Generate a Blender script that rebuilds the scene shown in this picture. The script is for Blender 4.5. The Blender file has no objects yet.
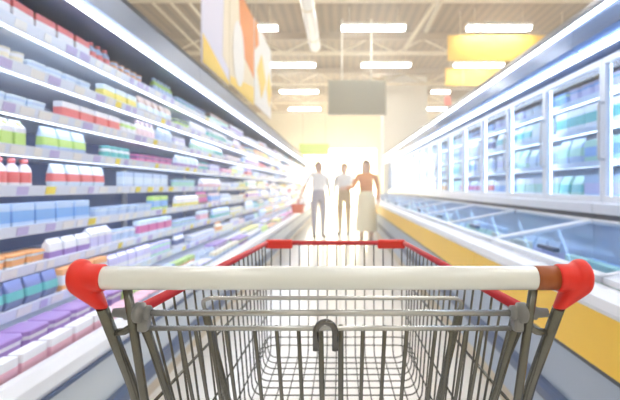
import bpy, bmesh, math, random
from mathutils import Vector, Matrix
random.seed(11)
sc = bpy.context.scene
COL = sc.collection
PI = math.pi

# ------------------------------------------------------------------ materials
MATS = {}
def mat(name, col, rough=0.5, metal=0.0, emit=0.0, emit_col=None, trans=0.0, noise=0.0, nscale=20.0, stretch=(1, 1, 1), bump=0.0, coat=0.0, alpha=1.0):
    if name in MATS: return MATS[name]
    m = bpy.data.materials.new(name); m.use_nodes = True
    nt = m.node_tree; b = nt.nodes['Principled BSDF']
    b.inputs['Base Color'].default_value = (*col, 1)
    b.inputs['Roughness'].default_value = rough
    b.inputs['Metallic'].default_value = metal
    if coat: b.inputs['Coat Weight'].default_value = coat
    if trans: b.inputs['Transmission Weight'].default_value = trans
    if alpha < 1: b.inputs['Alpha'].default_value = alpha
    if emit:
        b.inputs['Emission Color'].default_value = (*(emit_col or col), 1)
        b.inputs['Emission Strength'].default_value = emit
    if noise or bump:
        tc = nt.nodes.new('ShaderNodeTexCoord'); mp = nt.nodes.new('ShaderNodeMapping')
        mp.inputs['Scale'].default_value = stretch
        n = nt.nodes.new('ShaderNodeTexNoise'); n.inputs['Scale'].default_value = nscale; n.inputs['Detail'].default_value = 3
        nt.links.new(tc.outputs['Object'], mp.inputs['Vector']); nt.links.new(mp.outputs['Vector'], n.inputs['Vector'])
        if noise:
            r = nt.nodes.new('ShaderNodeMix'); r.data_type = 'RGBA'
            r.inputs[6].default_value = (*[max(0, c * (1 - noise)) for c in col], 1)
            r.inputs[7].default_value = (*[min(1, c * (1 + noise)) for c in col], 1)
            nt.links.new(n.outputs['Fac'], r.inputs[0]); nt.links.new(r.outputs[2], b.inputs['Base Color'])
        if bump:
            bp = nt.nodes.new('ShaderNodeBump'); bp.inputs['Strength'].default_value = bump; bp.inputs['Distance'].default_value = .002
            nt.links.new(n.outputs['Fac'], bp.inputs['Height']); nt.links.new(bp.outputs['Normal'], b.inputs['Normal'])
    MATS[name] = m
    return m

steel = mat('zinc_steel', (.15, .15, .135), .27, .75, noise=.12, nscale=60)
steel_light = mat('zinc_steel_bars', (.50, .51, .50), .25, .7, noise=.1, nscale=50)
clamp_grey = mat('grey_plastic', (.20, .205, .21), .45)
red_pl = mat('red_plastic', (.72, .012, .002), .45)
rim_red = mat('rim_red_plastic', (.52, .004, .018), .42, coat=.1)
bar_white = mat('handle_ivory', (.76, .80, .79), .22, coat=.5)
brown_pl = mat('amber_brown_plastic', (.30, .07, .008), .4)
rubber = mat('wheel_rubber', (.08, .08, .085), .6)
white_m = mat('white_enamel', (.80, .83, .90), .35, noise=.04, nscale=8)
panel_blue = mat('blue_grey_panel', (.34, .41, .52), .4, noise=.08, nscale=5, stretch=(1, .2, 1))
panel_blue_l = mat('blue_grey_panel_left', (.50, .56, .62), .4, noise=.08, nscale=5, stretch=(1, .2, 1))
panel_lt = mat('light_grey_panel', (.50, .56, .66), .4, noise=.06, nscale=6)
bumper_m = mat('navy_bumper', (.045, .085, .19), .45)
kick_m = mat('beige_kick_plate', (.55, .47, .36), .5)
inner_shade_blue = mat('chiller_inner_shade_blue', (.12, .18, .38), .5, noise=.1, nscale=4)  # navy stands in for the shade behind the shelves
inner_lt = mat('freezer_inner', (.50, .62, .80), .5, noise=.06, nscale=4)
fascia_m = mat('fascia_blue_grey', (.09, .14, .25), .35, metal=.1, noise=.15, nscale=2, stretch=(1, .3, 3))
fascia_r = mat('fascia_steel_blue', (.05, .14, .36), .22, metal=.2, noise=.5, nscale=2.2, stretch=(1, .35, 5))
trim_dark = mat('dark_silver_trim', (.11, .115, .135), .4, metal=.2)
silver = mat('brushed_silver', (.60, .61, .63), .3, metal=.7)
yellow_m = mat('yellow_panel', (1, .60, .03), .4, noise=.05, nscale=4)
dark_m = mat('dark_gasket', (.04, .045, .07), .5)
tube_m = mat('light_tube_cool', (.9, .95, 1), .4, emit=9.0, emit_col=(.88, .94, 1))
led_m = mat('shelf_led', (.9, .95, 1), .4, emit=6.0, emit_col=(.78, .87, 1))
lamp_m = mat('ceiling_lamp_glow', (1, .97, .9), .4, emit=42.0, emit_col=(1, .975, .93))
rail_m = mat('price_rail', (.74, .80, .93), .3)
tagm = [mat('tag_white', (.85, .85, .85)), mat('tag_yellow', (.9, .75, .1)), mat('tag_lilac', (.55, .5, .8))]

def glass_mat():
    m = bpy.data.materials.new('cabinet_glass'); m.use_nodes = True
    nt = m.node_tree; nt.nodes.clear()
    o = nt.nodes.new('ShaderNodeOutputMaterial'); mx = nt.nodes.new('ShaderNodeMixShader')
    t = nt.nodes.new('ShaderNodeBsdfTransparent'); g = nt.nodes.new('ShaderNodeBsdfGlossy')
    t.inputs[0].default_value = (.88, .94, 1, 1); g.inputs['Roughness'].default_value = .08
    f = nt.nodes.new('ShaderNodeLayerWeight'); f.inputs[0].default_value = .12
    nt.links.new(f.outputs['Fresnel'], mx.inputs[0]); nt.links.new(t.outputs[0], mx.inputs[1]); nt.links.new(g.outputs[0], mx.inputs[2])
    mu = nt.nodes.new('ShaderNodeMath'); mu.operation = 'MULTIPLY'; mu.inputs[1].default_value = .28
    nt.links.new(f.outputs['Facing'], mu.inputs[0]); nt.links.new(mu.outputs[0], mx.inputs[0])
    nt.links.new(mx.outputs[0], o.inputs[0])
    return m
glass = glass_mat()

def floor_mat():
    m = bpy.data.materials.new('polished_floor_tile'); m.use_nodes = True
    nt = m.node_tree; b = nt.nodes['Principled BSDF']
    tc = nt.nodes.new('ShaderNodeTexCoord'); br = nt.nodes.new('ShaderNodeTexBrick')
    br.offset = 0; br.inputs['Scale'].default_value = 1.0
    br.inputs['Brick Width'].default_value = .6; br.inputs['Row Height'].default_value = .6
    br.inputs['Mortar Size'].default_value = .003
    br.inputs['Color1'].default_value = (.86, .84, .80, 1); br.inputs['Color2'].default_value = (.82, .80, .77, 1)
    br.inputs['Mortar'].default_value = (.6, .56, .5, 1)
    nt.links.new(tc.outputs['Object'], br.inputs['Vector']); nt.links.new(br.outputs['Color'], b.inputs['Base Color'])
    b.inputs['Roughness'].default_value = .22
    return m
def ceil_mat():
    m = bpy.data.materials.new('tan_ceiling_deck'); m.use_nodes = True
    nt = m.node_tree; b = nt.nodes['Principled BSDF']
    tc = nt.nodes.new('ShaderNodeTexCoord'); w = nt.nodes.new('ShaderNodeTexWave'); w.bands_direction = 'X'
    w.inputs['Scale'].default_value = 1.3; w.inputs['Distortion'].default_value = .3
    r = nt.nodes.new('ShaderNodeMix'); r.data_type = 'RGBA'
    r.inputs[6].default_value = (.17, .10, .045, 1); r.inputs[7].default_value = (.29, .185, .09, 1)
    nt.links.new(tc.outputs['Object'], w.inputs['Vector']); nt.links.new(w.outputs['Fac'], r.inputs[0]); nt.links.new(r.outputs[2], b.inputs['Base Color'])
    b.inputs['Roughness'].default_value = .7
    return m

# ------------------------------------------------------------------ mesh helpers
class MB:
    def __init__(s): s.bm = bmesh.new(); s.mats = []
    def mi(s, m):
        if m not in s.mats: s.mats.append(m)
        return s.mats.index(m)
    def box(s, x0, x1, y0, y1, z0, z1, m, bev=0.0):
        t = bmesh.new()
        bmesh.ops.create_cube(t, size=1.0)
        for v in t.verts: v.co = Vector(((x0 + x1) / 2 + v.co.x * abs(x1 - x0), (y0 + y1) / 2 + v.co.y * abs(y1 - y0), (z0 + z1) / 2 + v.co.z * abs(z1 - z0)))
        if bev: bmesh.ops.bevel(t, geom=t.edges[:], offset=bev, segments=2, affect='EDGES', profile=.5)
        s.merge(t, m); return s
    def merge(s, t, m=None, mtx=None):
        k = s.mi(m) if m else None
        vm = {}
        for v in t.verts: vm[v] = s.bm.verts.new(mtx @ v.co if mtx else v.co)
        for f in t.faces:
            try: nf = s.bm.faces.new([vm[v] for v in f.verts])
            except ValueError: continue
            if k is not None: nf.material_index = k
            nf.smooth = f.smooth
        t.free()
    def prism(s, prof, y0, y1, m):
        """profile of (x, z) swept from y0 to y1"""
        a = [s.bm.verts.new((x, y0, z)) for x, z in prof]; b = [s.bm.verts.new((x, y1, z)) for x, z in prof]
        k = s.mi(m); n = len(prof)
        fs = [s.bm.faces.new([a[i], a[(i + 1) % n], b[(i + 1) % n], b[i]]) for i in range(n)]
        fs += [s.bm.faces.new(a[::-1]), s.bm.faces.new(b)]
        for f in fs: f.material_index = k
        return s
    def tube(s, pts, r, m, seg=8, closed=False, caps=True):
        pts = [Vector(p) for p in pts]; n = len(pts); k = s.mi(m)
        rr = r if isinstance(r, (list, tuple)) else [r] * n
        rings = []; up = None
        for i, p in enumerate(pts):
            if closed: d = (pts[(i + 1) % n] - pts[i - 1])
            elif i == 0: d = pts[1] - p
            elif i == n - 1: d = p - pts[i - 1]
            else: d = (pts[i + 1] - p).normalized() + (p - pts[i - 1]).normalized()
            d.normalize()
            if up is None:
                up = Vector((0, 0, 1)) if abs(d.z) < .9 else Vector((0, 1, 0))
            u = d.cross(up)
            if u.length < 1e-4: u = d.cross(Vector((1, 0, 0)))
            u.normalize(); up = u.cross(d).normalized(); w = up
            rings.append([s.bm.verts.new(p + (u * math.cos(2 * PI * j / seg) + w * math.sin(2 * PI * j / seg)) * rr[i]) for j in range(seg)])
        for i in range(n if closed else n - 1):
            A, B = rings[i], rings[(i + 1) % n]
            for j in range(seg):
                f = s.bm.faces.new([A[j], A[(j + 1) % seg], B[(j + 1) % seg], B[j]]); f.material_index = k; f.smooth = True
        if caps and not closed:
            f = s.bm.faces.new(rings[0][::-1]); f.material_index = k
            f = s.bm.faces.new(rings[-1]); f.material_index = k
        return s
    def lathe(s, prof, m, axis='Z', origin=(0, 0, 0), seg=20, mats=None):
        """profile of (radius, height) about an axis"""
        k = s.mi(m); o = Vector(origin); rings = []
        def P(r, h, a):
            c, t = r * math.cos(a), r * math.sin(a)
            return o + (Vector((c, t, h)) if axis == 'Z' else Vector((h, c, t)) if axis == 'X' else Vector((c, h, t)))
        for r, h in prof:
            rings.append([s.bm.verts.new(P(r, h, 2 * PI * j / seg)) for j in range(seg)])
        for i in range(len(prof) - 1):
            kk = s.mi(mats[i]) if mats else k
            for j in range(seg):
                f = s.bm.faces.new([rings[i][j], rings[i][(j + 1) % seg], rings[i + 1][(j + 1) % seg], rings[i + 1][j]])
                f.material_index = kk; f.smooth = True
        for rg in (rings[0][::-1], rings[-1]):
            f = s.bm.faces.new(rg); f.material_index = k
        return s
    def mesh(s, name, recalc=True):
        if recalc: bmesh.ops.recalc_face_normals(s.bm, faces=s.bm.faces[:])
        me = bpy.data.meshes.new(name); s.bm.to_mesh(me); s.bm.free()
        for m in s.mats: me.materials.append(m)
        return me
    def build(s, name, parent=None, loc=(0, 0, 0)):
        o = bpy.data.objects.new(name, s.mesh(name)); COL.objects.link(o)
        o.location = loc; o.parent = parent
        return o

def fillet(pts, rad, seg=5):
    pts = [Vector(p) for p in pts]; out = [pts[0]]
    for i in range(1, len(pts) - 1):
        a, b, c = pts[i - 1], pts[i], pts[i + 1]
        r = min(rad, (a - b).length * .49, (c - b).length * .49)
        p, q = b + (a - b).normalized() * r, b + (c - b).normalized() * r
        for k in range(seg + 1):
            t = k / seg; out.append(p * (1 - t) ** 2 + b * 2 * t * (1 - t) + q * t * t)
    out.append(pts[-1]); return out

def empty(name, label=None, cat=None, loc=(0, 0, 0), group=None):
    o = bpy.data.objects.new(name, None); COL.objects.link(o); o.location = loc
    o.empty_display_size = .1
    if label: tag(o, label, cat, group)
    return o
def tag(o, label, cat, group=None):
    o['label'] = label; o['category'] = cat
    if group: o['group'] = group
    return o
def struct(o): o['kind'] = 'structure'; return o
def copy_tree(o, parent=None):
    c = o.copy(); COL.objects.link(c)
    if parent: c.parent = parent
    for ch in list(o.children): copy_tree(ch, c)
    return c

# ------------------------------------------------------------------ the setting
struct(MB().box(-9, 9, -5, 27.15, -.1, 0, floor_mat()).build('floor'))
struct(MB().box(-9, 9, -5, 27.15, 5.6, 5.7, ceil_mat()).build('ceiling'))
wall_m = mat('cream_wall', (.90, .86, .70), .7, noise=.03, nscale=2)
struct(MB().box(-9, 9, 27, 27.15, 0, 5.6, wall_m).build('wall_end'))
struct(MB().box(-9.15, -9, -5, 27.15, -.1, 5.7, wall_m).build('wall_left'))
struct(MB().box(9, 9.15, -5, 27.15, -.1, 5.7, wall_m).build('wall_right'))
struct(MB().box(-9.15, 9.15, -5.15, -5, -.1, 5.7, wall_m).build('wall_back'))
w = MB().box(-2.4, 2.2, 26.93, 26.96, .05, 3.4, mat('added_warm_glow', (1, .97, .86), .3, emit=15, emit_col=(1, .84, .52)))  # glowing panel, framed like a window, added to make the warm far glow
fr = mat('glow_panel_frame_white', (.85, .84, .8))
glow_pan = struct(w.build('end_glow_panel_1'))
f = MB()
for x in (-2.45, -1.3, -.15, 1.0, 2.15): f.box(x, x + .08, 26.88, 27, 0, 3.45, fr)
f.box(-2.45, 2.23, 26.88, 27, 3.4, 3.5, fr)
f.build('glow_panel_frame', glow_pan)

# columns of the hall
col_m = mat('column_white', (.86, .84, .77), .6)
c = MB().box(1.75, 3.5, 18.0, 19.2, 0, 5.6, col_m, .03)
tag(c.build('column'), 'broad cream-white square column beyond the freezers', 'column')
# roof pipes, trusses
cream = mat('cream_steel', (.66, .58, .42), .5)
for i, (x, z, lab) in enumerate([(-4.25, 5.3, 'outermost of three cream pipes running along the ceiling over the left chiller'),
                                 (-3.85, 5.32, 'middle one of three cream pipes along the ceiling over left chiller'),
                                 (-3.4, 5.28, 'innermost of three cream pipes along the ceiling, nearest the banners')]):
    tag(MB().tube([(x, -1, z), (x, 24, z)], .035, cream, 10).build('ceiling_pipe'), lab, 'pipe', 'cream ceiling pipes')
brown = mat('brown_beam', (.26, .17, .09), .6, noise=.15, nscale=3)
for y, wd in ((9.3, 'nearest'), (13.0, 'second'), (16.9, 'third'), (20.7, 'farthest')):
    t = empty('roof_truss', f'{wd} cream and brown roof truss crossing the aisle under the ceiling', 'truss', (0, y, 4.95), 'roof trusses across the aisle')
    MB().box(-8.8, 8.8, -.09, .09, .42, .62, brown, .01).build('top_chord', t)
    MB().box(-8.8, 8.8, -.06, .06, 0, .09, cream, .01).build('bottom_chord', t)
    d = MB(); n = 22
    for k in range(n):
        x0 = -8.8 + 17.6 * k / n; x1 = -8.8 + 17.6 * (k + 1) / n
        d.tube([(x0, 0, .06 if k % 2 else .45), (x1, 0, .45 if k % 2 else .06)], .025, cream, 6)
    d.build('web_bracing', t)
# rising struts on the right of the hanging screen
for (a, b, lab) in [((1.35, 9.4, 4.0), (2.35, 9.4, 5.55), 'steep cream brace slanting up right of the hanging screen'),
                    ((1.75, 9.2, 4.3), (2.35, 7.6, 5.55), 'second cream brace slanting toward the camera beside the steep brace')]:
    tag(MB().tube([a, b], .045, cream, 8).build('diagonal_brace'), lab, 'brace')
# long pale duct
dk = empty('air_duct', 'long pale duct hanging lengthwise above the aisle left of screen', 'duct', (-.62, 4, 4.62))
ductm = mat('duct_white', (.86, .86, .84), .35)
MB().lathe([(.12, 0), (.135, .02), (.135, 7.2), (.10, 7.26)], ductm, axis='Y', seg=20).build('duct_body', dk)
for k in range(4): MB().lathe([(.142, 1 + 1.8 * k), (.142, 1.06 + 1.8 * k)], cream, axis='Y', seg=20).build('joint_ring', dk)
for y in (1.03, 6.43): MB().tube([(0, y, .13), (0, y, .98)], .008, cream, 6).build('hanger', dk)

# ceiling lamps
rows = [(-2.6, (-2.4, .85, 3.95), 'back'), (.6, (-2.4, .85, 3.95), 'overhead'), (4.0, (-2.4, .85, 3.95), 'nearest'), (7.5, (-2.3, .85, 3.95), 'second'), (11.2, (-2.35, .83, 3.95), 'third'), (14.6, (-1.6, 1.5, 4.5), 'fourth'),
        (18.7, (-1.7, 1.45, 4.6), 'fifth'), (22.8, (-1.8, 1.4, 4.6), 'farthest')]
proto = None
for y, xs, wd in rows:
    for x, side in zip(xs, ('above the left chillers', 'over the aisle', 'above the right freezers')):
        lab = f'long white tube lamp on the ceiling {side}, {wd} row'
        if proto is None:
            proto = empty('ceiling_light', lab, 'ceiling light', (x, y, 5.05), 'ceiling tube lamps')
            h = MB().box(-.8, .8, -.12, .12, .06, .13, mat('lamp_housing', (.85, .85, .82)), .01)
            h.build('housing', proto)
            MB().box(-.78, .78, -.10, .10, 0, .06, lamp_m, .008).build('diffuser', proto)
            for k in (-.6, .6): MB().tube([(k, 0, .13), (k, 0, .55)], .006, cream, 6).build('hanging_rod', proto)
            o = proto
        else:
            o = copy_tree(proto)
        o.location = (x, y, 5.05); o['label'] = lab

# hanging screen
t = empty('hanging_screen', 'dark olive-grey rectangular screen hung on two rods above the aisle', 'screen', (.455, 12, 3.05))
MB().box(-.775, .775, -.03, .05, 0, .93, mat('screen_casing', (.18, .17, .13), .4), .012).build('casing', t)
MB().box(-.73, .73, -.036, -.028, .04, .89, mat('screen_glass', (.12, .12, .085), .3)).build('display_panel', t)
for x in (-.40, .38): MB().tube([(x, .02, .93), (x, .02, 2.55)], .022, mat('rod_white', (.9, .88, .8)), 8).build('hanging_rod', t)

# yellow hanging signs
yel = mat('yellow_sign', (.72, .42, .004), .5, noise=.1, nscale=1.5)
for (x0, x1, y, z0, z1, lab) in [(2.75, 6.0, 11.5, 4.35, 5.0, 'large plain yellow sign board under the ceiling above right freezers'),
                                 (3.55, 5.4, 15.2, 4.55, 5.15, 'smaller yellow sign board hanging behind the large yellow one')]:
    t = empty('hanging_sign', lab, 'sign', ((x0 + x1) / 2, y, z0), 'yellow ceiling signs')
    hw = (x1 - x0) / 2
    MB().box(-hw, hw, -.03, .03, 0, z1 - z0, yel, .008).build('board', t)
    for k in (-.8, .8): MB().tube([(k * hw, 0, z1 - z0), (k * hw, 0, 5.6 - z0)], .01, cream, 6).build('hanger', t)
t = empty('hanging_sign', 'dark brown sign with small red end below the yellow signs', 'sign', (4.1, 15.0, 3.95))
MB().box(-.45, .45, -.03, .03, .1, .42, mat('brown_sign', (.10, .06, .03)), .01).build('board', t)
MB().box(-.62, -.40, -.035, .035, -.1, .2, mat('red_sign', (.7, .1, .08)), .01).build('red_panel', t)
MB().tube([(0, 0, .42), (0, 0, 1.6)], .012, cream, 6).build('hanger', t)
t = empty('hanging_sign', 'small lime green sign hanging over the far end of aisle', 'sign', (-1.15, 20, 2.55))
MB().box(-.66, .66, -.03, .03, 0, .5, mat('lime_sign', (.50, .78, .05), .5), .01).build('board', t)
for k in (-.5, .5): MB().tube([(k, 0, .5), (k, 0, 3.05)], .012, cream, 6).build('hanger', t)

# banners standing over the left chiller
bw = mat('banner_lavender', (.74, .73, .88), .6); bc = mat('banner_cream', (.86, .76, .58), .6); bp = mat('banner_white', (.88, .87, .84), .6)
bo = mat('banner_orange', (.80, .24, .015), .6); by = mat('banner_yellow', (.93, .66, .12), .6)
def disc(mb, cx, cy, cz, ry, rz, m, t=.004):
    pr = [(cy + ry * math.cos(2 * PI * k / 24), cz + rz * math.sin(2 * PI * k / 24)) for k in range(24)]
    poly(mb, cx, pr, m, t)
def poly(mb, cx, pr, m, t=.004):
    a = [mb.bm.verts.new((cx, y, z)) for y, z in pr]; b = [mb.bm.verts.new((cx + t, y, z)) for y, z in pr]
    k = mb.mi(m); n = len(pr)
    for f in [mb.bm.faces.new(a), mb.bm.faces.new(b[::-1])] + [mb.bm.faces.new([a[i], a[(i + 1) % n], b[(i + 1) % n], b[i]]) for i in range(n)]: f.material_index = k
for i, (y0, y1, base, lab) in enumerate([(4.65, 5.75, bw, 'lavender banner with yellow foot above left chiller, nearest the camera'),
                                   (5.82, 7.4, bc, 'cream banner with orange top and white oval above left chiller'),
                                   (7.5, 9.3, bp, 'white banner with yellow diamond above left chiller, farthest')]):
    L = y1 - y0
    t = empty('hanging_banner', lab, 'banner', (-1.42, y0, 2.42 + .05 * i), 'banners over the left chiller')
    MB().box(-.02, 0, 0, L, 0, 1.42, base, .004).build('panel', t)
    g = MB()
    if i == 0:
        poly(g, .001, [(0, 0), (L, 0), (L, .05), (0, .30)], by)
        poly(g, .001, [(L * .72, .3), (L, .2), (L, 1.42), (L * .8, 1.42)], bc)
    elif i == 1:
        poly(g, .001, [(0, 0), (L, 0), (L, .3), (0, .1)], by)
        poly(g, .0015, [(L * .42, .62), (L, .45), (L, 1.42), (L * .3, 1.42)], bo)
        disc(g, .006, L * .3, .52, L * .22, .45, bp)
    else:
        poly(g, .001, [(L * .1, .62), (L * .35, .2), (L * .62, .62), (L * .35, 1.0)], by)
        poly(g, .001, [(L * .66, .5), (L * .85, .2), (L, .55), (L * .82, .9)], by)
        poly(g, .001, [(0, .9), (L * .2, 1.1), (L * .1, 1.42), (0, 1.42)], bo)
    g.build('printed_motif', t)
    for k in (.1, L - .1): MB().tube([(-.01, k, 1.42), (-.01, k, 3.13 - .05 * i)], .005, cream, 6).build('hanging_wire', t)

# ------------------------------------------------------------------ left chiller sections
LU = 3.0
L_SHELF = [.60, .775, .95, 1.125, 1.30, 1.475, 1.655, 1.845]
def left_unit():
    r = empty('refrigerated_display', 'x', 'chiller', (0, 0, 0), 'open chiller sections down the left side')
    y0, y1 = .004, LU - .004
    b = MB(); b.prism([(-1.01, .08), (-1.01, .42), (-1.06, .42), (-1.10, .08)], y0, y1, panel_blue_l); b.build('base_panel', r)
    MB().box(-1.95, -1.03, y0, y1, 0, .08, kick_m).build('kick_plate', r)
    b = MB(); b.prism([(-.985, .13), (-.975, .15), (-.975, .19), (-.985, .21), (-1.012, .21), (-1.012, .13)], y0, y1, bumper_m); b.build('bumper', r)
    b = MB(); b.prism([(-1.0, .42), (-.99, .44), (-.99, .485), (-1.02, .515), (-1.07, .505), (-1.07, .42)], y0, y1, white_m)
    b.box(-1.075, -1.068, y0, y1, .40, .50, bumper_m); b.box(-1.002, -.988, y0, y1, .405, .42, bumper_m); b.build('front_rail', r)
    MB().box(-1.9, -1.07, y0, y1, .40, .45, white_m).build('well_deck', r)
    MB().box(-1.95, -1.88, y0, y1, .08, 2.14, inner_shade_blue).build('back_panel', r)
    for k, z in enumerate(L_SHELF):
        fx = -1.40
        s = MB().box(-1.88, fx, y0, y1, z - .022, z - .008, white_m).build('shelf', r)
        q = MB(); q.prism([(fx, z - .035), (fx + .012, z - .035), (fx + .022, z + .012), (fx + .010, z + .012)], y0, y1, rail_m)
        yy = y0 + .05
        rnd = random.Random(k)
        while yy < y1 - .1:
            wd = rnd.choice((.05, .07, .09)); m = rnd.choice((tagm[0], tagm[0], tagm[0], tagm[1], tagm[2], tagm[2]))
            q.prism([(fx + .0135, z - .030), (fx + .016, z - .030), (fx + .0235, z + .006), (fx + .021, z + .006)], yy, yy + wd, m)
            yy += wd + rnd.choice((.03, .06, .12))
        q.build('price_rail', s)
        MB().box(fx - .03, fx - .004, y0, y1, z - .034, z - .023, led_m).build('light_strip', s)
    for k, yq in enumerate((.02, LU / 2, LU - .02)):
        MB().box(-1.875, -1.86, yq - .012, yq + .012, .45, 2.05, silver).build('upright', r)
    b = MB(); b.prism([(-1.95, 2.14), (-1.27, 2.19), (-1.22, 2.17), (-1.20, 2.02), (-1.26, 2.0), (-1.95, 2.06)], y0, y1, fascia_m)
    cn = b.build('canopy', r)
    b = MB(); b.prism([(-1.30, 2.19), (-1.22, 2.175), (-1.205, 2.185), (-1.30, 2.215)], y0, y1, trim_dark); b.build('top_trim', cn)
    MB().box(-1.245, -1.222, y0, y1, 1.978, 1.999, tube_m, .005).build('light_tube', cn)
    return r
U = left_unit()
ORD = ['first', 'second', 'third', 'fourth', 'fifth', 'sixth', 'seventh', 'eighth', 'ninth']
SEC = ['nearest', 'second', 'third', 'fourth', 'fifth', 'farthest']
ends = []
for i in range(6):
    o = U if i == 0 else copy_tree(U)
    o.location = (0, .9 + i * LU, 0)
    if i in (0, 5): ends.append((i, o))
    o['label'] = f'open shelved chiller with grey base, {SEC[i]} section along the left side'

for i, o in ends:
    e = MB(); ye = 0 if i == 0 else LU - .004
    e.prism([(-1.03, .02), (-1.0, .10), (-.99, .47), (-1.03, .515), (-1.40, .60), (-1.62, 1.2), (-1.60, 1.9), (-1.22, 2.02), (-1.24, 2.18), (-1.95, 2.16), (-1.95, .02)], ye, ye + .004, panel_blue_l); e.build('end_panel', o)

# ------------------------------------------------------------------ right freezer sections
RU = 2.4
R_SHELF = [1.06, 1.30, 1.54, 1.76]
def right_unit():
    r = empty('combination_freezer', 'x', 'freezer', (0, 0, 0), 'freezer sections down the right side')
    y0, y1 = .004, RU - .004
    MB().box(.86, 2.25, y0, y1, 0, .10, kick_m).build('kick_plate', r)
    b = MB(); b.prism([(.855, .10), (.845, .27), (.84, .53), (.92, .53), (.92, .10)], y0, y1, panel_blue); b.build('base_panel', r)
    b = MB(); b.prism([(.846, .26), (.825, .27), (.815, .29), (.815, .32), (.825, .34), (.846, .345)], y0, y1, bumper_m); b.build('bumper', r)
    b = MB(); b.box(.835, .91, y0, y1, .53, .548, dark_m); b.prism([(.83, .548), (.826, .73), (.90, .73), (.90, .548)], y0, y1, yellow_m); b.build('yellow_panel', r)
    b = MB(); b.prism([(.826, .73), (.82, .745), (.83, .775), (.88, .79), (.93, .785), (.93, .73)], y0, y1, white_m); b.build('front_rail', r)
    b = MB(); b.box(.92, 1.62, y0, y1, .55, .60, inner_lt); b.box(1.58, 1.62, y0, y1, .54, .92, inner_lt); b.box(.91, .93, y0, y1, .54, .74, inner_lt); b.build('chest_well', r)
    for k in range(2):
        a, c = y0 + k * RU / 2, min(y1, y0 + (k + 1) * RU / 2 - .012)
        l = MB()
        def zt(x): return .80 + (x - .93) * .19
        # sliding glass lid with white frame
        for (p, q) in ((a, a + .03), (c - .03, c)):
            l.prism([(.93, zt(.93) - .012), (1.58, zt(1.58) - .012), (1.58, zt(1.58) + .010), (.93, zt(.93) + .010)], p, q, white_m)
        for x in (.93, 1.545): l.prism([(x, zt(x) - .012), (x + .035, zt(x + .035) - .012), (x + .035, zt(x + .035) + .010), (x, zt(x) + .010)], a, c, white_m)
        lid = l.build('sliding_lid', r)
        g = MB(); g.prism([(.96, zt(.96) - .003), (1.55, zt(1.55) - .003), (1.55, zt(1.55) + .003), (.96, zt(.96) + .003)], a + .03, c - .03, glass); g.build('glass_pane', lid)
        h = MB(); h.box(1.0, 1.03, (a + c) / 2 - .09, (a + c) / 2 + .09, zt(1.0) + .01, zt(1.0) + .03, bumper_m, .004); h.build('handle', lid)
    b = MB(); b.box(1.585, 1.68, y0, y1, .925, .965, dark_m); b.box(1.57, 1.68, y0, y1, .965, 1.03, white_m, .006); b.build('back_ledge', r)
    b = MB(); b.box(2.2, 2.25, y0, y1, .1, 2.2, inner_lt); b.box(1.68, 2.2, y0, y1, .98, 1.03, white_m); b.build('cabinet_back', r)
    for z in R_SHELF[1:]:
        s = MB().box(1.74, 2.2, y0, y1, z - .02, z - .005, white_m).build('shelf', r)
        MB().box(1.725, 1.74, y0, y1, z - .03, z + .01, rail_m).build('price_rail', s)
        MB().box(1.745, 1.765, y0, y1, z - .03, z - .021, led_m).build('light_strip', s)
    n = 3
    for k in range(n):
        a, c = y0 + k * RU / n + .004, y0 + (k + 1) * RU / n - .008
        d = MB()
        d.box(1.63, 1.67, a, a + .022, 1.035, 1.93, white_m, .004); d.box(1.63, 1.67, c - .022, c, 1.035, 1.93, white_m, .004)
        d.box(1.63, 1.67, a + .022, c - .022, 1.035, 1.075, white_m, .004); d.box(1.63, 1.67, a + .022, c - .022, 1.89, 1.93, white_m, .004)
        dr = d.build('glass_door', r)
        MB().box(1.68, 1.70, a + .002, a + .03, 1.06, 1.90, led_m).build('light_strip', dr)
        MB().box(1.645, 1.652, a + .018, c - .018, 1.07, 1.895, glass).build('glass_pane', dr)
        h = MB(); h.tube(fillet([(1.63, c - .02, 1.3), (1.595, c - .02, 1.3), (1.595, c - .02, 1.65), (1.63, c - .02, 1.65)], .015), .009, silver, 8); h.build('handle', dr)
    b = MB(); b.prism([(2.25, 1.95), (1.50, 1.95), (1.44, 1.99), (1.455, 2.15), (1.53, 2.23), (2.25, 2.24)], y0, y1, fascia_r)
    cn = b.build('canopy', r)
    b = MB(); b.prism([(1.452, 2.152), (1.445, 2.165), (1.525, 2.25), (1.60, 2.255), (1.60, 2.235), (1.53, 2.232)], y0, y1, trim_dark); b.build('top_trim', cn)
    MB().box(1.435, 1.46, y0, y1, 2.115, 2.135, tube_m, .004).build('light_tube', cn)
    MB().box(1.47, 1.51, y0, y1, 1.925, 1.949, tube_m, .006).build('light_tube', cn)
    return r
U = right_unit()
ends = []
for i in range(6):
    o = U if i == 0 else copy_tree(U)
    o.location = (0, .4 + i * RU, 0)
    if i in (0, 5): ends.append((i, o))
    o['label'] = f'chest freezer with yellow front under glass-door cabinet, {SEC[i]} section along the right'

for i, o in ends:
    e = MB(); ye = 0 if i == 0 else RU - .004
    e.prism([(.86, .02), (.84, .5), (.83, .77), (.93, .79), (1.57, .915), (1.58, 1.03), (1.62, 1.93), (1.45, 1.99), (1.46, 2.15), (1.54, 2.23), (2.25, 2.24), (2.25, .02)], ye, ye + .004, panel_blue); e.build('end_panel', o)

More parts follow.
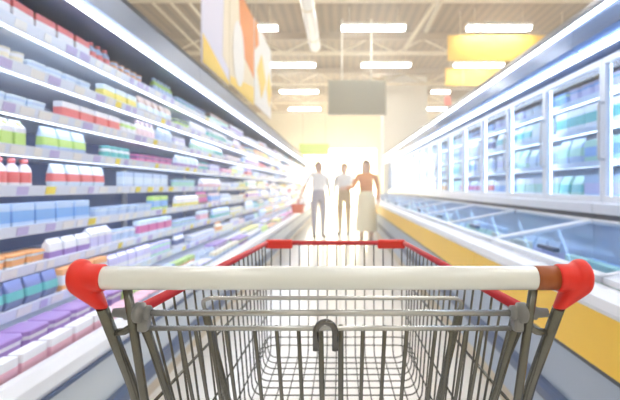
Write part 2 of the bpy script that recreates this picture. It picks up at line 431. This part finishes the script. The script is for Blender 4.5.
# ------------------------------------------------------------------ groceries
PAL = {'white': (.88, .88, .92), 'cream': (.88, .82, .62), 'pale blue': (.50, .66, .90), 'lavender': (.62, .58, .88), 'pink': (.88, .45, .55),
       'pale pink': (.90, .68, .72), 'yellow': (.92, .80, .08), 'lime green': (.52, .78, .12), 'mint green': (.45, .78, .62), 'sky blue': (.16, .42, .85),
       'red': (.80, .10, .08), 'orange': (.90, .38, .06), 'navy': (.05, .09, .30), 'teal': (.05, .50, .48), 'purple': (.30, .13, .52),
       'magenta': (.72, .08, .35), 'brown': (.32, .16, .07), 'ice blue': (.70, .84, .95)}
def pm(c): return mat('pack_' + c.replace(' ', '_'), tuple(v * .86 + w * .14 for v, w in zip(PAL[c], (.70, .72, .86))), .38)
def rect(sx, sy, c=.2):
    k = min(sx, sy) * c
    return [(sx - k, sy), (-sx + k, sy), (-sx, sy - k), (-sx, -sy + k), (-sx + k, -sy), (sx - k, -sy), (sx, -sy + k), (sx, sy - k)]
def loft(mb, rings, mats, shape):
    prev = None; R = []
    for (z, sx, sy) in rings:
        if shape == 'round': pts = [(sx * math.cos(2 * PI * k / 14), sy * math.sin(2 * PI * k / 14)) for k in range(14)]
        else: pts = rect(sx, sy, .3 if shape == 'tub' else .12)
        R.append([mb.bm.verts.new((x, y, z)) for x, y in pts])
    n = len(R[0])
    for i in range(len(R) - 1):
        for j in range(n):
            f = mb.bm.faces.new([R[i][j], R[i][(j + 1) % n], R[i + 1][(j + 1) % n], R[i + 1][j]])
            f.material_index = mb.mi(mats[i]); f.smooth = shape == 'round'
    f = mb.bm.faces.new(R[0][::-1]); f.material_index = mb.mi(mats[0])
    f = mb.bm.faces.new(R[-1]); f.material_index = mb.mi(mats[-1])
# kind: (object name, words, category, width along the shelf, depth, top-part name, body rings, mats A=body B=accent, top rings, shape)
K = {
 'pot': ('yogurt_pot', 'yogurt pot', 'yogurt pot', .082, .082, 'lid', [(0, .028, .028), (.006, .030, .030), (.02, .032, .032), (.062, .036, .036), (.078, .038, .038)], 'AABA', [(.078, .040, .040), (.084, .040, .040), (.085, .034, .034)], 'round'),
 'carton': ('drink_carton', 'drink carton', 'carton', .078, .075, 'screw_cap', [(0, .034, .034), (.02, .034, .034), (.075, .034, .034), (.098, .034, .034), (.120, .006, .034), (.130, .004, .034)], 'ABAAA', None, 'box'),
 'bottle': ('drink_bottle', 'drink bottle', 'bottle', .072, .072, 'screw_cap', [(0, .026, .026), (.006, .031, .031), (.03, .031, .031), (.075, .031, .031), (.092, .027, .027), (.108, .014, .014), (.116, .013, .013)], 'AABAAA', [(.112, .016, .016), (.130, .016, .016), (.132, .012, .012)], 'round'),
 'tub': ('spread_tub', 'spread tub', 'tub', .125, .10, 'lid', [(0, .040, .050), (.015, .043, .053), (.045, .046, .057), (.056, .047, .058)], 'ABA', [(.056, .049, .060), (.066, .049, .060), (.068, .044, .055)], 'tub'),
 'cheese': ('cheese_pack', 'cheese pack', 'cheese pack', .118, .05, 'label_band', [(0, .016, .052), (.012, .020, .054), (.045, .022, .054), (.088, .018, .054), (.100, .004, .053), (.112, .002, .053)], 'ABAAA', None, 'box'),
 'box': ('food_box', 'food box', 'box', .150, .06, 'label_band', [(0, .026, .069), (.03, .026, .069), (.080, .026, .069), (.112, .026, .069)], 'ABA', None, 'box'),
 'pouch': ('food_pouch', 'food pouch', 'pouch', .120, .06, 'label_band', [(0, .004, .052), (.010, .012, .054), (.040, .024, .055), (.080, .020, .054), (.112, .008, .053), (.128, .002, .053)], 'AABAA', None, 'tub'),
 'jar': ('preserve_jar', 'preserve jar', 'jar', .078, .078, 'lid', [(0, .030, .030), (.006, .034, .034), (.022, .034, .034), (.060, .034, .034), (.074, .033, .033), (.080, .028, .028)], 'AABAA', [(.080, .031, .031), (.096, .031, .031), (.098, .027, .027)], 'round'),
 'bag': ('frozen_food_bag', 'frozen food bag', 'frozen food bag', .180, .09, 'label_band', [(0, .008, .075), (.015, .028, .080), (.060, .040, .082), (.120, .034, .080), (.165, .012, .078), (.185, .003, .078)], 'AABAA', None, 'tub'),
 'fbox': ('frozen_meal_box', 'frozen meal box', 'frozen meal box', .210, .06, 'label_band', [(0, .024, .098), (.05, .024, .098), (.120, .024, .098), (.170, .024, .098)], 'ABA', None, 'box'),
 'ice': ('ice_cream_tub', 'ice cream tub', 'ice cream tub', .155, .12, 'lid', [(0, .050, .062), (.02, .052, .065), (.075, .056, .071), (.092, .057, .072)], 'ABA', [(.092, .060, .075), (.108, .060, .075), (.111, .054, .069)], 'tub'),
}
CACHE = {}
def meshes(kind, a, b, split):
    key = (kind, a, b, split)
    if key in CACHE: return CACHE[key]
    name, words, cat, wd, dp, top, rings, mk, tr, shape = K[kind]
    A, B = pm(a), pm(b)
    mb = MB(); loft(mb, rings, [A if ch == 'A' else B for ch in mk], shape)
    tm = None
    if tr:
        q = MB() if split else mb
        loft(q, tr, [B] * (len(tr) - 1), shape)
        if split: tm = q.mesh(top)
    elif kind == 'carton':
        q = MB() if split else mb
        t = bmesh.new(); bmesh.ops.create_cone(t, cap_ends=True, segments=10, radius1=.011, radius2=.010, depth=.012)
        q.merge(t, B, Matrix.Translation((.021, 0, .113)) @ Matrix.Rotation(1.0, 4, 'Y'))
        if split: tm = q.mesh(top)
    me = mb.mesh(name)
    CACHE[key] = (me, tm); return CACHE[key]
LIGHTS = ['white'] * 9 + ['ice blue'] * 5 + ['lavender'] * 2 + ['pale blue'] * 2 + ['cream', 'pale blue', 'lavender', 'pale pink', 'ice blue', 'white', 'yellow', 'mint green', 'pale blue', 'pink', 'orange', 'navy', 'lime green', 'red', 'brown']
ACC = ['white', 'ice blue', 'pale blue', 'lavender', 'pale pink', 'white', 'pale blue', 'ice blue', 'yellow', 'lime green', 'sky blue', 'red', 'orange', 'navy', 'teal', 'purple', 'magenta', 'pink', 'lavender', 'mint green', 'white', 'cream']
used = {}
def block(kinds, lights, accs, x_front, side, z, y, ymax, place, split_y, n_rng=(3, 6), rows=1, rowstep=.1, faces=1, lay=False):
    """one facing of identical packs standing along a shelf; returns the y where it ends"""
    for _ in range(200):
        kd = random.choice(kinds); a = random.choice(lights); b = random.choice(accs)
        if a != b and (kd, a, b, place) not in used: break
    used[(kd, a, b, place)] = 1
    name, words, cat, wd, dp, top = K[kd][:6]
    n = random.randint(*n_rng)
    if wd > .14: n = max(2, n - 1)
    lab = f'{a} {words} with {b} band, {place}'
    grp = f'{a} and {b} {words}s, {place}'
    sc_ = random.uniform(.93, 1.08)
    for k in range(n):
        if y + wd > ymax: return ymax
        for rw in range(rows):
            split = y < split_y
            me, tm = meshes(kd, a, b, split)
            o = bpy.data.objects.new(name, me); COL.objects.link(o)
            x = side * (x_front + dp / 2 + rw * rowstep)
            o.location = (x, y + wd / 2, z)
            o.rotation_euler.z = (0 if side < 0 else PI) + random.uniform(-.05, .05)
            o.scale = (1, 1, sc_)
            if lay: o.rotation_euler = (0, 0, PI / 2 * 0 + o.rotation_euler.z)
            tag(o, lab, cat, grp)
            if tm:
                c = bpy.data.objects.new(top, tm); COL.objects.link(c); c.parent = o
        y += wd + random.uniform(.002, .008)
    return y + random.choice((.005, .01, .03))
cnt = 0
SHW = ['lowest', 'second', 'third', 'fourth', 'fifth', 'sixth', 'seventh', 'top']
for si, z in enumerate(L_SHELF):
    small = ['pot', 'jar', 'tub', 'cheese', 'carton', 'bottle', 'box', 'pouch']
    for ui in range(6):
        ya = .9 + ui * LU + .03; yb = ya + LU - .06
        ya = max(ya, 1.80)
        y = ya
        while y < yb - .12:
            y2 = block(small, LIGHTS, ACC, 1.42, -1, z - .0068, y, yb, f'{SHW[si]} shelf of {SEC[ui]} left chiller', 4.2, (4, 8) if ui > 1 else (3, 6))
            if y2 >= yb: break
            y = y2 + (random.uniform(.05, .22) if random.random() < .38 else 0)
# the open well at the foot of the left chillers
for ui in range(6):
    for rw, xf in enumerate((1.085, 1.225)):
        ya = max(.9 + ui * LU + .03, 1.38 if rw == 0 else 1.6); yb = .9 + ui * LU + LU - .03
        y = ya
        while y < yb - .12:
            y = block(['tub', 'ice', 'box', 'cheese'], ['white', 'white', 'cream', 'ice blue', 'lime green', 'white', 'pale blue'], ACC, xf, -1, .451, y, yb,
                      f'{["front", "back"][rw]} well row, {SEC[ui]} left chiller', 4.2, (4, 7))
BL = ['white', 'ice blue', 'pale blue', 'white', 'ice blue', 'white', 'sky blue', 'mint green', 'white']
BA = ['sky blue', 'teal', 'navy', 'white', 'pale blue', 'sky blue', 'lavender', 'mint green', 'ice blue']
for si, z in enumerate(R_SHELF):
    zz = 1.031 if si == 0 else z - .004
    for ui in range(6):
        ya = max(.4 + ui * RU + .03, 2.8); yb = .4 + ui * RU + RU - .03
        y = ya
        while y < yb - .15:
            y = block(['bag', 'fbox'] if si < 3 else ['ice', 'ice'], BL, BA + (['red', 'red', 'magenta', 'orange'] if si == 0 else []), 1.76, 1, zz, y, yb, f'{SHW[si] if si < 3 else "top"} shelf of {SEC[ui]} right cabinet', 5, (3, 5))
for ui in range(6):
    for rw, xf in enumerate((.96, 1.16, 1.36)):
        ya = max(.4 + ui * RU + .03, 1.45 + .25 * rw); yb = .4 + ui * RU + RU - .03
        y = ya
        while y < yb - .15:
            y = block(['ice', 'bag', 'fbox'], ['white', 'ice blue', 'white', 'pale blue', 'mint green', 'white', 'cream'], BA + ['teal', 'navy', 'lime green'], xf, 1, .6015, y, yb,
                      f'{["front", "middle", "back"][rw]} row in {SEC[ui]} chest on right', 5, (2, 4))

# ------------------------------------------------------------------ shopping cart
CX = -.011
cart = empty('shopping_cart', 'steel wire shopping cart with ivory handle and red end caps, pushed by camera', 'shopping cart', (CX, 0, 0))
S = (-1, 1)
HZ, HY = 1.027, .51
def hw(y): return .252 - (y - .6) * .0525
def rz(y): return .969 - (y - .6) * .016
FZ = .62
hb = MB().lathe([(.0128, -.258), (.0134, -.257), (.0134, .231), (.0128, .232)], bar_white, axis='X', origin=(0, HY, HZ), seg=28).build('handle_bar', cart)
MB().lathe([(.0128, .232), (.0138, .2325), (.0138, .256)], brown_pl, axis='X', origin=(0, HY, HZ), seg=28).build('brown_collar', hb)['label'] = 'amber brown collar at one end of the handle'
# red end caps: moulded sleeve, flared knob, and lobe gripping the stem
for s in S:
    b = MB()
    x0 = .256
    b.lathe([(.0152, s * x0), (.0158, s * (x0 + .002)), (.0156, s * (x0 + .014)), (.0165, s * (x0 + .018)), (.0185, s * (x0 + .023)), (.012, s * (x0 + .028))],
            red_pl, axis='X', origin=(0, HY, HZ), seg=32)
    t = bmesh.new(); vs_ = []
    for (xx, rr) in ((.277, .0188), (.281, .0205), (.286, .0205), (.290, .0175), (.2925, .012)):
        for k in range(28):
            an = 2 * PI * k / 28; vs_.append(t.verts.new((s * xx, HY + rr * math.cos(an), HZ + .001 + rr * math.sin(an))))
    for (xx, zz, rr) in ((.262, -.036, .0072), (.266, -.030, .0090)):
        for k in range(16):
            an = 2 * PI * k / 16
            vs_.append(t.verts.new((s * xx + rr * math.cos(an), HY + .006 + rr * math.sin(an), HZ + zz)))
    bmesh.ops.convex_hull(t, input=t.verts[:])
    b.merge(t, red_pl)
    o = b.build('end_cap', cart)
    md = o.modifiers.new('r', 'REMESH'); md.mode = 'VOXEL'; md.voxel_size = .0011
    md = o.modifiers.new('s', 'SMOOTH'); md.iterations = 8; md.factor = .6
    dg = bpy.context.evaluated_depsgraph_get(); me = bpy.data.meshes.new_from_object(o.evaluated_get(dg))
    o.modifiers.clear(); o.data = me
    me.materials.clear(); me.materials.append(red_pl)
    for p in me.polygons: p.use_smooth = True
for s in S:
    MB().tube(fillet([(s * .262, HY + .006, HZ - .035), (s * .256, .595, .85), (s * .250, .72, .40), (s * .246, .80, .22)], .05), .0068, steel, 12).build('stem', cart)
    MB().tube([(s * .230, HY, HZ - .012), (s * .228, .55, .87), (s * .222, .64, .60)], .0052, steel, 10).build('rear_upright', cart)
    MB().tube([(s * .216, .528, .964), (s * .216, .60, .845), (s * .205, .70, .622)], .0050, steel, 10).build('gate_upright', cart)
    # hinge clamp: two collars and a link to the stem
    b = MB()
    b.lathe([(.006, s * .208), (.0085, s * .210), (.0085, s * .214), (.0065, s * .215), (.0065, s * .217), (.0118, s * .218), (.0118, s * .226), (.0078, s * .229), (.0082, s * .238), (.0060, s * .240), (.0050, s * .252)],
            clamp_grey, axis='X', origin=(0, .523, .984), seg=20)
    b.box(s * .212, s * .224, .518, .534, .962, .984, clamp_grey, .003)
    b.build('hinge_clamp', cart)
    MB().tube([(s * .256, .535, .957), (s * .243, .530, .960), (s * .226, .527, .970)], .0045, steel, 8).build('stem_link', cart)
# rear gate
gt = MB()
gt.tube([(-.224, .522, .984), (.224, .522, .984)], .0038, steel_light, 12)
gt.build('gate_hinge_bar', cart)
gt = MB()
gt.tube([(-.214, .529, .964), (.214, .529, .964)], .0032, steel_light, 12)
gt.build('gate_top_bar', cart)
gt = MB()
for u in (.012, .038, .064, .09, .124, .143, .160, .179):
    for s in S:
        r = .0034 if u == .012 else .0025
        gt.tube([(s * u, .530, .966), (s * u, .578, .862), (s * u * .99, .655, .70), (s * u * .98, .69, .632)], r, steel, 8)
for z in (.80, .70, .632):
    y = .578 + (.862 - z) * .48
    gt.tube([(-.206, y + .004, z), (.206, y + .004, z)], .0028, steel, 8)
for u in (.09, .124): pass
gt.build('rear_gate', cart)
# coin-lock hook in the middle of the gate
hk = MB(); path = [(-.0165, .512, .944), (-.0165, .512, .965)]
for k in range(9):
    a = PI - PI * k / 8; path.append((-.0055 + .011 * math.cos(a), .512, .965 + .0115 * math.sin(a)))
path.append((.0055, .512, .944))
hk.tube(path, .0036, mat('hook_chrome', (.14, .14, .14), .2, .9), 12)
hk.build('gate_hook', cart)
# folded child seat frame
MB().tube(fillet([(-.180, .645, .945), (-.180, .62, .977), (.180, .62, .977), (.180, .645, .945)], .016, 6), .0030, steel_light, 10).build('seat_frame_loop', cart)
for s in S:
    MB().tube([(s * .178, .632, .955), (s * .176, .75, .775), (s * .172, .83, .66)], .0058, steel, 10).build('seat_frame_leg', cart)
# red basket rim with corner sleeves
yf = 1.40
rim = MB().tube(fillet([(-hw(.57), .57, rz(.57)), (-.216, yf, rz(yf)), (.21, yf, rz(yf)), (hw(.57), .57, rz(.57))], .012, 5), .0072, rim_red, 14).build('basket_rim', cart)
for s in S:
    MB().box(s * .128 - (.009 if s < 0 else 0), s * .213 - (.006 if s < 0 else 0), yf - .012, yf + .012, rz(yf) - .017, rz(yf) + .010, red_pl, .004).build('corner_sleeve', rim)['label'] = 'bright red square-edged sleeve on the rim corner'
# U wires and longitudinal wires
fl = MB()
ys = [1.345 - .0405 * k for k in range(17)]
for y in ys:
    h = .203
    fl.tube(fillet([(-h - .004, y, FZ + .06), (-h, y, FZ), (h, y, FZ), (h + .004, y, FZ + .06)], .035, 5), .0019, steel, 6, caps=False)
xs = [(-.2 + .0286 * k) for k in range(15)]
for x in xs: fl.tube([(x, .69, FZ + .0035), (x, 1.33, FZ + .0035)], .0017, steel, 6, caps=False)
fl.build('basket_floor', cart)
fw = MB()
for x in xs:
    fw.tube(fillet([(x, 1.31, FZ + .0035), (x, 1.372, FZ + .0035), (x * 1.01, 1.398, rz(yf) - .004)], .03, 4), .0020, steel, 6, caps=False)
for z in (.648, .672):
    y = 1.372 + (z - FZ) / .33 * .026
    fw.tube(fillet([(-.214, 1.2, z), (-.210, y - .003, z), (.210, y - .003, z), (.214, 1.2, z)], .03, 5), .0019, steel, 6, caps=False)
fw.build('front_wall', cart)
for s in S:
    sw = MB()
    for y in ys + [.66, .62, .58]:
        z0 = FZ + .06 if y > .68 else .70 + (.68 - y) * 1.6
        sw.tube([(s * .207, y, z0), (s * hw(y), y, rz(y) - .004)], .0020, steel, 6, caps=False)
    for z, r in ((.845, .0024), (.745, .0022), (.672, .0020)):
        ya = .578 + (.862 - z) * .48
        f = (z - FZ) / .345
        def X(y): return .205 + (hw(y) - .205) * f
        sw.tube([(s * X(ya), ya, z), (s * X(1.385), 1.385, z)], r, steel, 6)
    sw.build('side_wall', cart)
# chassis and casters
for s in S:
    MB().tube(fillet([(s * .246, .80, .22), (s * .240, .62, .16), (s * .20, 1.34, .16)], .06), .011, steel, 10).build('chassis_tube', cart)
for s_ in S: MB().tube(fillet([(s_ * .226, .84, .165), (s_ * .17, .90, .40), (s_ * .15, .93, .612)], .05), .008, steel, 10).build('basket_support', cart)
ch = MB()
for y, h in ((.75, .233), (1.05, .213), (1.28, .20)): ch.tube([(-h, y, .165), (h, y, .165)], .006, steel, 8)
for x in (-.12, -.04, .04, .12): ch.tube([(x, .75, .172), (x, 1.28, .172)], .004, steel, 8)
ch.build('lower_rack', cart)
for (x, y) in ((-.232, .68), (.232, .68), (-.203, 1.26), (.203, 1.26)):
    q = MB()
    for k in S: q.box(x + k * .018 - .002, x + k * .018 + .002, y - .03, y + .02, .055, .135, steel, .001)
    q.box(x - .020, x + .020, y - .03, y + .025, .130, .137, steel); q.tube([(x, y, .135), (x, y, .165)], .009, steel, 8)
    cs = q.build('caster', cart)
    MB().lathe([(.040, -.010), (.057, -.013), (.060, -.009), (.060, .009), (.057, .013), (.040, .010)], rubber, axis='X', origin=(x, y - .005, .060), seg=24).build('wheel', cs)

# ------------------------------------------------------------------ people at the end of the aisle
def person(name, loc, rot, J, bones, hair, label, skirt=None):
    """J: joint -> (co, radius); bones: (a, b, material)"""
    names = list(J); idx = {n: i for i, n in enumerate(names)}
    me = bpy.data.meshes.new('b'); me.from_pydata([J[n][0] for n in names], [(idx[a], idx[b]) for a, b, m in bones], [])
    o = bpy.data.objects.new('tmp', me); COL.objects.link(o)
    md = o.modifiers.new('k', 'SKIN'); md.use_smooth_shade = True
    sv = me.skin_vertices[0].data
    for i, n in enumerate(names):
        r = J[n][1]; rr = (r, r) if not isinstance(r, tuple) else r; sv[i].radius = (rr[0] * 1.22, rr[1] * 1.22) if n not in ('head', 'crown', 'jaw', 'neck') else rr
        sv[i].use_root = (n == 'pelvis')
    s = o.modifiers.new('s', 'SUBSURF'); s.levels = 2
    dg = bpy.context.evaluated_depsgraph_get(); body = bpy.data.meshes.new_from_object(o.evaluated_get(dg))
    bpy.data.objects.remove(o)
    mats = []
    for a, b, m in bones:
        if m not in mats: mats.append(m)
    body.materials.clear()
    for m in mats: body.materials.append(m)
    R1 = lambda n: min(J[n][1]) if isinstance(J[n][1], tuple) else J[n][1]
    segs = [(Vector(J[a][0]), Vector(J[b][0]), mats.index(m), R1(a), R1(b)) for a, b, m in bones]
    for p in body.polygons:
        c = p.center; best = 9
        for a, b, k, r1, r2 in segs:
            d = b - a; t = max(0, min(1, (c - a).dot(d) / d.length_squared)); q = (c - a - d * t).length / (r1 + (r2 - r1) * t)
            if q < best - 1e-4: best = q; p.material_index = k
        p.use_smooth = True
    # hands with five fingers, and a face, joined into the same surface
    bm = bmesh.new(); bm.from_mesh(body); bmesh.ops.recalc_face_normals(bm, faces=bm.faces[:])
    mb = MB(); mb.bm.free(); mb.bm = bm; mb.mats = mats[:]
    skin = SKIN
    for sd in ('l', 'r'):
        w_, h_ = Vector(J['wrist_' + sd][0]), Vector(J['hand_' + sd][0])
        d = (h_ - w_).normalized(); side = d.cross(Vector((1, 0, 0)))
        if side.length < .2: side = d.cross(Vector((0, 1, 0)))
        side.normalize(); nrm = d.cross(side).normalized()
        if (sd == 'l') == (nrm.x < 0): nrm = -nrm
        for k, ln in enumerate((.062, .074, .078, .070)):
            a = h_ + side * (.030 - .020 * k) + d * .005
            mb.tube([a, a + d * ln * .5 + nrm * .004, a + d * ln * .85 - nrm * .012 * (1 if sd == 'l' else -1), a + d * ln], [.0095, .009, .008, .005], skin, 8)
        a = w_.lerp(h_, .45) + side * .022
        mb.tube([a, a + side * .030 + d * .025, a + side * .036 + d * .055], [.012, .011, .007], skin, 8)
    H = Vector(J['head'][0]); fd = Vector((0, -1, 0))
    eye = mat('eye_dark', (.05, .04, .03), .3); lip = mat('lip', (.55, .22, .18), .5)
    def ball(c, r, m, sc3=(1, 1, 1)):
        t = bmesh.new(); bmesh.ops.create_uvsphere(t, u_segments=12, v_segments=8, radius=r)
        for v in t.verts: v.co = Vector((v.co.x * sc3[0], v.co.y * sc3[1], v.co.z * sc3[2]))
        for f in t.faces: f.smooth = True
        mb.merge(t, m, Matrix.Translation(c))
    for k in S:
        ball(H + Vector((k * .032, -.083, .005)), .011, eye)
        ball(H + Vector((k * .082, .002, -.01)), .028, skin, (.35, .7, 1))
    ball(H + Vector((0, -.098, -.018)), .018, skin, (.7, .9, 1.3))
    ball(H + Vector((0, -.088, -.054)), .015, lip, (1.1, .5, .35))
    b2 = bpy.data.meshes.new(name); bm.to_mesh(b2); bm.free()
    for m in mb.mats: b2.materials.append(m)
    r = bpy.data.objects.new(name, b2); COL.objects.link(r); r.location = loc; r.rotation_euler.z = rot
    tag(r, label, 'person')
    hm, long = hair
    hb_ = MB(); t = bmesh.new(); bmesh.ops.create_uvsphere(t, u_segments=20, v_segments=14, radius=1)
    for v in t.verts:
        c = v.co.copy()
        z = c.z
        if c.y < -.25 and z < .25: c.y = -.25 - (c.y + .25) * -.2
        sx, sy, sz = .096, .108, .122
        if long and z < 0: sz = .30; sx = .10
        v.co = Vector((c.x * sx, c.y * sy + .022, c.z * sz + .022))
        if v.co.y < -.055 and v.co.z < .055: v.co.y = -.02
        if v.co.z < -.04: v.co.y = max(v.co.y, .03)
    for f in t.faces: f.smooth = True
    hb_.merge(t, hm, Matrix.Translation(H)); hb_.build('hair', r)
    if skirt:
        q = MB(); q.lathe([(.155, 1.02), (.175, .92), (.20, .6), (.23, .25), (.235, .24), (.20, .24), (.12, .9)], skirt, seg=28); q.build('skirt', r)
    return r
SKIN = mat('skin', (.75, .50, .36), .5)
def joints(hgt=1.75, lean=0, arm_l=None, arm_r=None, stance=.10, slim=1.0):
    k = hgt / 1.75; s = slim
    J = {'pelvis': ((0, 0, .98 * k), (.145 * s, .10)), 'waist': ((0, -lean * .3, 1.12 * k), (.130 * s, .092)), 'chest': ((0, -lean * .7, 1.30 * k), (.155 * s, .105)), 'collar': ((0, -lean, 1.44 * k), (.105 * s, .075)),
         'neck': ((0, -lean * 1.1, 1.51 * k), .052), 'jaw': ((0, -lean * 1.2 - .015, 1.575 * k), (.074, .080)), 'head': ((0, -lean * 1.25, 1.64 * k), (.090, .102)), 'crown': ((0, -lean * 1.25 + .005, 1.71 * k), (.066, .076))}
    for sd, q in (('l', -1), ('r', 1)):
        arm = (arm_l if sd == 'l' else arm_r) or [(q * .185, -lean, 1.41 * k), (q * .235, .01 - lean * .8, 1.14 * k), (q * .245, -.07 - lean * .8, .90 * k), (q * .245, -.09 - lean * .8, .82 * k)]
        J['shoulder_' + sd] = (arm[0], .058 * s); J['elbow_' + sd] = (arm[1], .042 * s); J['wrist_' + sd] = (arm[2], .026); J['hand_' + sd] = (arm[3], (.034, .018))
        J['hip_' + sd] = ((q * .09, 0, .92 * k), .085 * s); J['knee_' + sd] = ((q * stance, -.015, .50 * k), .058 * s)
        J['ankle_' + sd] = ((q * stance, .01, .085 * k), .038); J['heel_' + sd] = ((q * stance, .02, .042), .040); J['toe_' + sd] = ((q * (stance + .02), -.16, .032), .032)
    return J
def bones(shirt, forearm, legs, shoe, lower=None):
    B = [('pelvis', 'waist', legs), ('waist', 'chest', shirt), ('chest', 'collar', shirt), ('collar', 'neck', SKIN), ('neck', 'jaw', SKIN), ('jaw', 'head', SKIN), ('head', 'crown', SKIN)]
    for sd in 'lr':
        B += [('collar', 'shoulder_' + sd, shirt), ('shoulder_' + sd, 'elbow_' + sd, shirt), ('elbow_' + sd, 'wrist_' + sd, forearm), ('wrist_' + sd, 'hand_' + sd, SKIN),
              ('pelvis', 'hip_' + sd, legs), ('hip_' + sd, 'knee_' + sd, legs), ('knee_' + sd, 'ankle_' + sd, lower or legs), ('ankle_' + sd, 'heel_' + sd, shoe), ('heel_' + sd, 'toe_' + sd, shoe)]
    return B
wsh = mat('shirt_white', (.88, .88, .86), .7, noise=.03); gtr = mat('trousers_grey', (.42, .40, .46), .8); ttr = mat('trousers_tan', (.55, .40, .22), .8)
ogc = mat('cardigan_rust', (.70, .30, .12), .8); skm = mat('skirt_cream', (.86, .78, .55), .8); shoe = mat('shoe_dark', (.12, .10, .09), .5)
hbr = mat('hair_brown', (.30, .17, .08), .6); hlb = mat('hair_light_brown', (.50, .32, .14), .6)
# man holding a red basket at his side
J = joints(1.68, 0, arm_l=[(-.185, 0, 1.42), (-.30, -.02, 1.17), (-.40, -.10, .97), (-.43, -.12, .89)])
person('person', (-.48, 10.1, 0), .25, J, bones(wsh, SKIN, gtr, shoe), (hbr, False), 'person in white shirt and grey trousers carrying a red basket, by left chillers')
J = joints(1.68, 0, arm_r=[(.178, 0, 1.354), (.262, -.10, 1.13), (.20, -.36, 1.10), (.16, -.44, 1.11)])
person('person', (.10, 10.7, 0), -.2, J, bones(wsh, wsh, ttr, shoe), (hlb, False), 'person in white shirt and tan trousers standing mid-aisle between two others')
J = joints(1.66, .04, arm_l=[(-.17, -.04, 1.35), (-.26, -.16, 1.14), (-.38, -.34, 1.09), (-.44, -.41, 1.09)], slim=.93)
person('person', (.54, 9.2, 0), -.12, J, bones(ogc, ogc, skm, shoe, SKIN), (hbr, True), 'long-haired person in rust cardigan and cream skirt reaching out one arm', skirt=skm)
# hand basket
bk = empty('hand_basket', 'red plastic hand basket hanging from the hand of white-shirted person', 'basket', (-.925, 9.90, .56))
q = MB(); rb = mat('basket_red', (.80, .14, .05), .45)
loft(q, [(0, .11, .145), (.005, .115, .15), (.17, .135, .18), (.19, .145, .19), (.19, .13, .175), (.172, .125, .17), (.02, .105, .14)], [rb] * 6, 'tub')
q.build('basket_body', bk)
MB().tube(fillet([(0, -.17, .18), (0, -.15, .27), (0, .15, .27), (0, .17, .18)], .05), .008, rb, 8).build('handle', bk)

# ------------------------------------------------------------------ light
W = bpy.data.worlds.new('daylight'); sc.world = W; W.use_nodes = True
W.node_tree.nodes['Background'].inputs[0].default_value = (.90, .95, 1.0, 1)
W.node_tree.nodes['Background'].inputs[1].default_value = .6

# thin haze added to the air to spread a warm glow down the aisle
nt = W.node_tree
vs = nt.nodes.new('ShaderNodeVolumeScatter')
vs.inputs['Color'].default_value = (1, .95, .84, 1); vs.inputs['Density'].default_value = .024; vs.inputs['Anisotropy'].default_value = .68
nt.links.new(vs.outputs[0], nt.nodes['World Output'].inputs['Volume'])

# ------------------------------------------------------------------ camera
cam = bpy.data.cameras.new('camera'); co = bpy.data.objects.new('camera', cam); COL.objects.link(co)
cam.sensor_width = 36; cam.sensor_fit = 'HORIZONTAL'; cam.lens = 450 / 620 * 36
cam.shift_x = -30 / 620; cam.shift_y = -13 / 620
co.location = (0, 0, 1.13); co.rotation_euler = (PI / 2, 0, 0)
cam.clip_start = .02; cam.clip_end = 200
cam.dof.use_dof = True; cam.dof.focus_distance = .61
cam.dof.aperture_fstop = (cam.lens / 1000) / .0046
sc.camera = co
sc.view_settings.view_transform = 'Standard'; sc.view_settings.look = 'None'
sc.view_settings.exposure = .0; sc.view_settings.gamma = 1
sc.view_settings.use_curve_mapping = False
sc.cycles.use_denoising = True
sc.cycles.max_bounces = 10; sc.cycles.diffuse_bounces = 4; sc.cycles.transparent_max_bounces = 16
sc.cycles.volume_bounces = 2
sc.cycles.sample_clamp_indirect = 8
